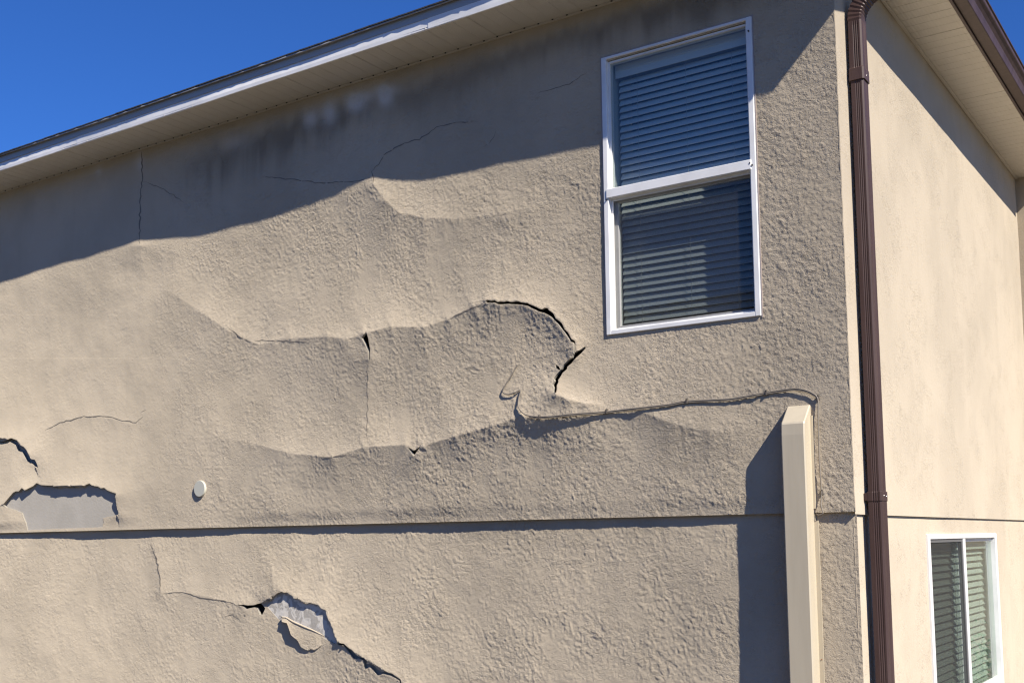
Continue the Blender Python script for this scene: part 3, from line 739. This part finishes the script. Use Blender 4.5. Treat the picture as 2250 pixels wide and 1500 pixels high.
sh2 = b.build('shingle', M_SHING, house); sh2['kind'] = 'stuff'

# ------------------------------------------------------------------ windows
def big_window():
    x0, x1, z0, z1 = WX0, WX1, WZ0, WZ1; fw = .031; yf = -.013
    q = MB()
    # outer frame: flange and deep channel
    q.box(x0, x0 + fw, yf, .024, z0, z1); q.box(x1 - fw, x1, yf, .024, z0, z1)
    q.box(x0 + fw, x1 - fw, yf + .001, .024, z0, z0 + fw * .8); q.box(x0 + fw, x1 - fw, yf + .001, .024, z1 - fw * .5, z1)
    # fins that hug the plaster
    q.box(x0 - .004, x0 + .01, -.004, .02, z0 - .004, z1 + .004); q.box(x1 - .01, x1 + .004, -.004, .02, z0 - .004, z1 + .004)
    fr = q.build('window', M_WHITE, house, .0025); tag(fr, 'tall white framed window with closed blinds under the eave')
    zm0, zm1 = 4.838, 4.892
    q = MB(); q.box(x0 + fw - .012, x1 - fw + .006, yf - .006, .045, zm0, zm1); q.build('meeting_rail', M_WHITE, fr, .003)
    q = MB(); q.box(x0 + fw, x0 + fw + .012, .014, .05, zm1, z1 - .022); q.box(x1 - fw - .012, x1 - fw, .014, .05, zm1, z1 - .022); q.box(x0 + fw + .012, x1 - fw - .012, .012, .05, z1 - .034, z1 - .022)
    q.build('glazing_bead', M_WHITE, fr)
    q = MB(); q.box(x0 + fw + .012, x1 - fw - .012, .024, .028, zm1, z1 - .030); q.build('pane', M_GLASS, fr)
    # lower sash sits further in
    q = MB(); a, b_ = x0 + fw, x1 - fw; zl = z0 + fw * .8
    q.box(a, a + .030, .046, .075, zl, zm0); q.box(b_ - .022, b_, .046, .075, zl, zm0); q.box(a + .03, b_ - .022, .046, .075, zl, zl + .03); q.box(a + .03, b_ - .022, .046, .075, zm0 - .018, zm0 + .02)
    q.build('lower_sash', M_WHITE, fr, .002)
    q = MB(); q.box(a + .03, b_ - .022, .060, .064, zl + .03, zm0 - .018); q.build('pane', M_GLASS, fr)
    q = MB(); q.box(a + .001, a + .014, .018, .026, zl, zm0); q.box(b_ - .014, b_ - .001, .018, .026, zl, zm0); q.box(a + .014, b_ - .014, .018, .026, zl, zl + .013); q.box(a + .014, b_ - .014, .018, .026, zm0 - .013, zm0)
    q.build('screen_frame', M_WHITE, fr)
    q = MB(); q.add([(a + .014, .022, zl + .013), (b_ - .014, .022, zl + .013), (b_ - .014, .022, zm0 - .013), (a + .014, .022, zm0 - .013)], [(0, 1, 2, 3)]); q.build('insect_screen', M_SCREEN, fr)
    for sx, sz in ((x0 + .022, 4.83), (x1 - .018, 4.86), (x1 - .014, 5.60), (x1 - .030, 4.872)):
        q = MB(); q.tube([(sx, yf - .0085, sz), (sx, yf + .002, sz)], .0042, 8); q.build('screw', M_SEAL, fr)
    for x_, z_, w_, h_ in ((x0 + .02, z0 + .001, .0, 0),): pass
    # caulk line round the frame
    q = MB(); q.box(x0 - .010, x0 - .004, -.006, .01, z0 - .01, z1 + .01); q.box(x1 + .004, x1 + .009, -.006, .01, z0 - .01, z1 + .01); q.box(x0 - .004, x1 + .004, -.006, .01, z1 + .0, z1 + .008)
    q.build('caulk_joint', mat('old caulk', (.36, .30, .27), .8), fr)
    # reveal between plaster and room
    q = MB(); q.box(x0 + .02, x0 + .0305, .026, .30, z0, z1); q.box(x1 - .0305, x1 - .02, .026, .30, z0, z1); q.box(x0 + .02, x1 - .02, .055, .30, z0 - .0, z0 + .0315); q.box(x0 + .02, x1 - .02, .055, .30, z1 - .0215, z1)
    q.build('reveal', mat('pale inner reveal', (.45, .46, .42), .7), fr)
    return fr
big_window()
def blind(label, cx, w, ztop, zbot, ypl, axis, pitch, ang, cords, group=None):
    """horizontal blind; axis 1: hangs in the plane y=ypl, axis 0: in the plane x=ypl, facing outdoors"""
    root = empty('window_blind', label, 'blind', (cx, ypl, ztop) if axis == 1 else (ypl, cx, ztop))
    if axis == 0: root.rotation_euler = (0, 0, math.pi / 2)
    q = MB(); q.box(-w / 2, w / 2, -.030, .02, -.045, 0); q.build('head_rail', M_SLAT, root, .002)
    q = MB(); q.box(-w / 2 - .004, w / 2 + .004, -.040, -.033, -.078, .0); q.box(-w / 2 - .004, w / 2 + .004, -.045, -.040, -.036, -.030); q.build('valance', M_SLAT, root, .0015)
    # gently crowned slat
    n = 6; sw_ = pitch * 1.16; r = []
    q = MB()
    for i in range(2):
        x = (-w / 2 + .004) if i == 0 else (w / 2 - .004); ring = []
        for k in range(n + 1):
            a = -sw_ / 2 + sw_ * k / n; b_ = .003 * (1 - (2 * k / n - 1) ** 2); ring.append((x, a, b_ + .0012))
        for k in range(n, -1, -1):
            a = -sw_ / 2 + sw_ * k / n; b_ = .003 * (1 - (2 * k / n - 1) ** 2); ring.append((x, a, b_ - .0012))
        r.append(ring)
    q.loft(r); me = q.mesh('slat'); me.materials.append(M_SLAT)
    z = -.095; rr = random.Random(int(cx * 100)); zlist = []
    while z > (zbot - ztop) + .03:
        o = bpy.data.objects.new('slat', me); COL.objects.link(o); o.parent = root
        o.location = (0, 0, z); o.rotation_euler = (ang + rr.uniform(-.03, .03), rr.uniform(-.0012, .0012), 0); zlist.append(z); z -= pitch
    q = MB(); q.box(-w / 2 + .004, w / 2 - .004, -.012, .014, zbot - ztop + .002, zbot - ztop + .018); q.build('bottom_rail', M_SLAT, root)
    for c in cords:
        q = MB(); q.tube([(c, -.026, -.05), (c + .001, -.026, (zbot - ztop) * .5), (c, -.026, zbot - ztop + .01)], .0011, 5); q.build('ladder_cord', M_CORD, root)
    return root
blind('closed white blind behind the tall window with the mildewed wall around it', (WX0 + WX1) / 2, .845, WZ1 - .024, WZ0 + .05, .125, 1, .0405, math.radians(58), (-.29, .02, .30))

def side_window():
    y0, y1, z0, z1 = BY0, BY1, BZ0, BZ1; xf = -.002; fw = .032
    q = MB()
    q.box(-.06, xf, y0, y0 + .05, z0, z1); q.box(-.06, xf, y1 - .05, y1, z0, z1); q.box(-.06, xf - .001, y0 + .05, y1 - .05, z0, z0 + fw); q.box(-.06, xf - .001, y0 + .05, y1 - .05, z1 - fw, z1)
    fr = q.build('window', M_WHITE, house, .003); tag(fr, 'white sliding window low in the smooth sunny wall')
    ym = 2.30
    q = MB(); q.box(-.045, xf - .004, ym, ym + .055, z0 + fw, z1 - fw); q.build('meeting_stile', M_WHITE, fr, .002)
    q = MB(); q.box(-.05, -.03, ym + .055, y1 - .05, z0 + fw, z0 + fw + .03); q.box(-.05, -.03, ym + .055, y1 - .05, z1 - fw - .022, z1 - fw); q.build('fixed_sash', M_WHITE, fr)
    q = MB(); q.box(-.041, -.037, ym + .055, y1 - .05, z0 + fw + .03, z1 - fw - .022); q.build('pane', M_GLASS2, fr)
    q = MB(); a, b_ = y0 + .05, ym
    q.box(-.022, -.012, a, a + .025, z0 + fw, z1 - fw); q.box(-.022, -.012, b_ - .03, b_, z0 + fw, z1 - fw); q.box(-.022, -.012, a + .025, b_ - .03, z0 + fw, z0 + fw + .02); q.box(-.022, -.012, a + .025, b_ - .03, z1 - fw - .02, z1 - fw)
    q.build('screen_frame', mat('grey screen frame', (.12, .12, .12), .5), fr)
    q = MB(); q.add([(-.017, a + .025, z0 + fw + .02), (-.017, b_ - .03, z0 + fw + .02), (-.017, b_ - .03, z1 - fw - .02), (-.017, a + .025, z1 - fw - .02)], [(0, 1, 2, 3)]); q.build('insect_screen', M_SCREEN2, fr)
    q = MB(); q.box(-.052, -.048, a, b_, z0 + fw, z1 - fw); q.build('pane', M_GLASS2, fr)
    q = MB(); q.box(-.16, -.062, y0 + .015, y0 + .03, z0, z1); q.box(-.16, -.062, y1 - .03, y1 - .015, z0, z1); q.box(-.16, -.062, y0 + .03, y1 - .03, z0 + .015, z0 + .03); q.box(-.16, -.062, y0 + .03, y1 - .03, z1 - .03, z1 - .015)
    q.build('reveal', M_SLAT, fr)
side_window()
blind('pale slatted blind behind the low sliding window on the sunny wall', (BY0 + BY1) / 2, BY1 - BY0 - .09, BZ1 - .032, BZ0 + .04, -.115, 0, .046, math.radians(50), (-.7, 0, .7))

# ------------------------------------------------------------------ downspout
def downspout():
    y0 = None
    # find where it stands from its outline in the picture (left outline at x=1883 where z=4)
    X0 = .014; Dd = .075; Wd = .098
    ys = np.linspace(.05, .5, 400); px, py = proj(np.full(400, X0), ys, np.full(400, 4.0)); y0 = float(ys[np.argmin(abs(px - 1888))])
    root = empty('downspout', 'brown fluted metal downspout beside the house corner', 'downspout', (X0 + Dd / 2, y0 + Wd / 2, 0))
    def ring(cx, cy, z, d, w, flute=.0020, tilt=None):
        pts = []
        # -y face, fluted, from the wall outwards
        def face(p0, p1, nrm, n, f):
            for k in range(n):
                t_ = k / n; dx = p0[0] + (p1[0] - p0[0]) * t_; dy = p0[1] + (p1[1] - p0[1]) * t_
                s_ = 0
                if f and .36 < t_ < .84: s_ = -f * (.5 + .5 * math.cos((t_ - .36) / .48 * 2 * math.pi * 3 + math.pi))
                pts.append((dx + nrm[0] * s_, dy + nrm[1] * s_))
        c = .006
        face((-d / 2 + c, -w / 2), (d / 2 - c, -w / 2), (0, -1), 24, flute)
        face((d / 2, -w / 2 + c), (d / 2, w / 2 - c), (1, 0), 24, flute * .7)
        face((d / 2 - c, w / 2), (-d / 2 + c, w / 2), (0, 1), 6, 0)
        face((-d / 2, w / 2 - c), (-d / 2, -w / 2 + c), (-1, 0), 6, 0)
        out = []
        for a, b_ in pts:
            if tilt is None: out.append((cx + a, cy + b_, z))
            else: out.append((cx + a * math.cos(tilt), cy + b_, z - a * math.sin(tilt)))
        return out
    cx, cy = 0, 0
    q = MB(); rs_ = [ring(0, 0, z, Dd, Wd) for z in (0.15, 1.0, 2.0, 3.07)]; q.loft(rs_, False); q.build('pipe', M_BROWN, root)
    q = MB(); q.loft([ring(0, 0, z, Dd - .004, Wd - .004) for z in (3.06, 3.5, 4.2, 5.30)], False); q.build('pipe', M_BROWN, root)
    # sleeve end of the elbow: plain collar, then fluted body up to the crimps
    q = MB(); q.loft([ring(0, 0, 5.262, Dd + .009, Wd + .009, 0), ring(0, 0, 5.325, Dd + .007, Wd + .007, 0), ring(0, 0, 5.332, Dd + .002, Wd + .002, .004), ring(0, 0, 5.56, Dd, Wd, .004), ring(0, 0, 5.585, Dd, Wd, 0)], False)
    # crimped bend towards the gutter
    R = []; z = 5.585; x = 0.; a = 0.
    for i in range(7):
        for s_ in (0, 1):
            k = .004 if s_ else -.001
            R.append(ring(x, 0, z, Dd + k, Wd + k, 0, a))
            x += .011 * math.sin(a); z += .011 * math.cos(a)
        a += math.radians(8.5)
    for i in range(8): R.append(ring(x, 0, z, Dd, Wd, .003, a)); x += .026 * math.sin(a); z += .026 * math.cos(a)
    for i in range(6):
        for s_ in (0, 1):
            k = .006 if s_ else -.001; R.append(ring(x, 0, z, Dd + k, Wd + k, 0, a)); x += .010 * math.sin(a); z += .010 * math.cos(a)
        a -= math.radians(9)
    while z < ZS + .01: R.append(ring(x, 0, z, Dd, Wd, 0, a)); z += .03
    q.loft(R, False); q.build('elbow', M_BROWN, root)
    # strap with screws
    q = MB(); q.loft([ring(0, 0, 3.062, Dd + .004, Wd + .004, .003), ring(0, 0, 3.064, Dd + .006, Wd + .006, .003), ring(0, 0, 3.108, Dd + .006, Wd + .006, .003), ring(0, 0, 3.11, Dd + .004, Wd + .004, .003)], False)
    q.box(-.049, -.036, -.055, .055, 3.066, 3.104); q.build('strap', M_BROWN, root)
    for sx, sy, sz in ((.041, -.018, 3.088), (.041, .02, 3.086), (.0405, .0, 5.29)):
        q = MB(); q.tube([(sx - .004, sy, sz), (sx + .002, sy, sz)], .0045, 8); q.build('screw', M_SCREW, root)
    return root, y0
ds, DY0 = downspout()

# ------------------------------------------------------------------ line-set duct cover
def duct():
    ya = -.002; yb = -.102
    xl, xr = -.331, -.207
    root = empty('duct_cover', 'cream boxy duct cover running down the wall near the corner', 'duct', (-.27, 0, 0))
    ox = .27
    q = MB()
    # body with chamfered top: (x,y,z) section lofted upward; lower part stands on the recessed lower wall
    def rg(z, yfr, yback=.02): return [(xl + ox, yback, z), (xl + ox, yfr + .006, z), (xl + ox + .006, yfr, z), (xr + ox - .006, yfr, z), (xr + ox, yfr + .006, z), (xr + ox, yback, z)]
    rings = [rg(0.1, yb), rg(1.2, yb), rg(2.4, yb), rg(3.40, yb), rg(3.455, yb + .003), rg(3.465, yb + .009), rg(3.475, yb + .020), rg(3.552, -.006), rg(3.556, .0)]
    q.loft(rings); q.build('cover', M_COVER, root)
    q = MB(); q.box(xr + ox, xr + ox + .022, -.010, -.004, .1, ZB - .04); q.box(xr + ox, xr + ox + .012, -.012, -.002, ZB + .02, 3.50); q.build('base_flange', M_COVER, root)
    for z in (2.28, 2.02, 1.7): q2 = MB(); q2.tube([(xr + ox + .013, -.013, z), (xr + ox + .013, -.006, z)], .003, 8); q2.build('screw', mat('rusty screw', (.25, .10, .04), .8), root)
duct()

# ------------------------------------------------------------------ cable
def spline(pts, n=6):
    out = []; P = [pts[0]] + list(pts) + [pts[-1]]
    for i in range(1, len(P) - 2):
        a, b_, c, d = [np.array(q) for q in P[i - 1:i + 3]]
        for k in range(n):
            t_ = k / n; out.append(.5 * ((2 * b_) + (-a + c) * t_ + (2 * a - 5 * b_ + 4 * c - d) * t_ ** 2 + (-a + 3 * b_ - 3 * c + d) * t_ ** 3))
    out.append(np.array(P[-1])); return out
CP = [(1138,800,.002),(1124,824,.008),(1112,843,.009),(1105,860,.009),(1116,866,.009),(1132,862,.008),(1144,857,.004),(1140,874,.006),(1139,892,.010),(1147,905,.010),(1163,913,.009),(1200,915,.007),(1260,909,.007),(1330,904,.004),(1400,896,.008),(1470,888,.006),(1510,881,.004),(1600,876,.007),(1650,868,.007),(1690,861,.004),(1738,854,.008),(1762,855,.010),(1784,863,.010),(1797,877,.009),(1798,920,.010),(1800,1000,.012),(1805,1082,.008),(1804,1108,.015),(1808,1126,.016),(1800,1131,.012),(1794,1128,.002)]
sp = spline(CP, 6); spine = [wallpt(a, b_, c + .004) for a, b_, c in sp]
cab = empty('wall_cable', 'thin painted cable looping from the crack across the wall to the duct top', 'cable', tuple(spine[60]))
def rel(p): return tuple(Vector(p) - cab.location)
q = MB(); q.tube([rel(p) for p in spine], .0040, 8); q.build('cable', M_CABLE, cab)
q = MB(); q.tube([rel(Vector(p) + Vector((0, .001, -.0075))) for p in spine[60:140]], .0036, 8); q.build('cable', M_CABLE, cab)
for a, b_ in ((1185,917),(1333,904),(1509,882),(1684,863),(1798,874),(1806,1082)):
    p = wallpt(a, b_, .006); q = MB(); x, y, z = rel(p)
    q.box(x - .005, x + .005, y - .008, y + .012, z - .012, z + .012); q.tube([(x + .002, y + .01, z + .013), (x + .002, y - .010, z + .013)], .0035, 8); q.build('clip', M_CLIP, cab, .001)

# round plug
p = wallpt(441, 1073, .0); pl = empty('round_plug', 'small round pale plug set in the wall above the long joint', 'plug', tuple(p))
q = MB(); q.tube([(0, .006, 0), (0, -.014, 0)], .060, 40, False); q.build('cap', M_PLUG, pl, .003)

# ------------------------------------------------------------------ shrub that shows only as a reflection in the low window
rs = random.Random(12); shrub = empty('shrub', 'leafy green shrub by the wing wall mirrored in the low window', 'shrub', (.34, 4.42, 0))
q = MB()
tips = []
for k in range(9):
    a = rs.uniform(0, 6.28); l_ = rs.uniform(1.6, 2.0); d = rs.uniform(.03, .16)
    pts = [(0, 0, 0), (d * .3 * math.cos(a), d * .3 * math.sin(a), l_ * .45), (d * math.cos(a), d * math.sin(a), l_)]; q.tube(pts, [.02, .012, .004], 6); tips.append(pts)
q.build('stem', M_BARK, shrub)
q = MB()
for k in range(2600):
    t0 = rs.choice(tips); u = rs.uniform(.3, 1.05); P0 = Vector(t0[1]).lerp(Vector(t0[2]), (u - .45) / .55) if u > .45 else Vector(t0[1]) * (u / .45)
    P0 = P0 + Vector((rs.gauss(0, .045), rs.gauss(0, .07), rs.gauss(0, .06)))
    d = Vector((rs.uniform(-1, 1), rs.uniform(-1, 1), rs.uniform(-.4, 1))).normalized(); s_ = d.orthogonal().normalized(); L_ = rs.uniform(.03, .055)
    q.add([P0, P0 + d * L_ * .5 + s_ * L_ * .28, P0 + d * L_, P0 + d * L_ * .5 - s_ * L_ * .28], [(0, 1, 2, 3)])
fo = q.build('leaf', M_LEAF, shrub); fo['kind'] = 'stuff'

# ------------------------------------------------------------------ unseen house added behind the camera to block low sky light
nb = empty('added_neighbour_house', 'unseen two storey house added across the yard to block low sky, mirrored in the tall window', 'house', (-9, -15, 0))
q = MB(); q.box(-13, 12.5, -8, 0, 0, 6.2); q.build('wall', MS_S, nb)
q = MB(); q.add([(-13.5, .5, 6.1), (13, .5, 6.1), (9, -4, 8.6), (-9.5, -4, 8.6), (-13.5, -8.5, 6.1), (13, -8.5, 6.1)], [(0, 1, 2, 3), (4, 5, 2, 3), (0, 4, 3), (1, 5, 2), (0, 1, 5, 4)]); q.build('roof', M_SHING, nb)
for wx in (-10, -5.5, -1, 3.5, 8):
    for wz in (1.0, 4.0):
        q = MB(); q.box(wx, wx + 1.3, 0, .04, wz, wz + 1.4); q.box(wx + .06, wx + 1.24, .04, .05, wz + .06, wz + 1.34); q.build('window', M_WHITE, nb)
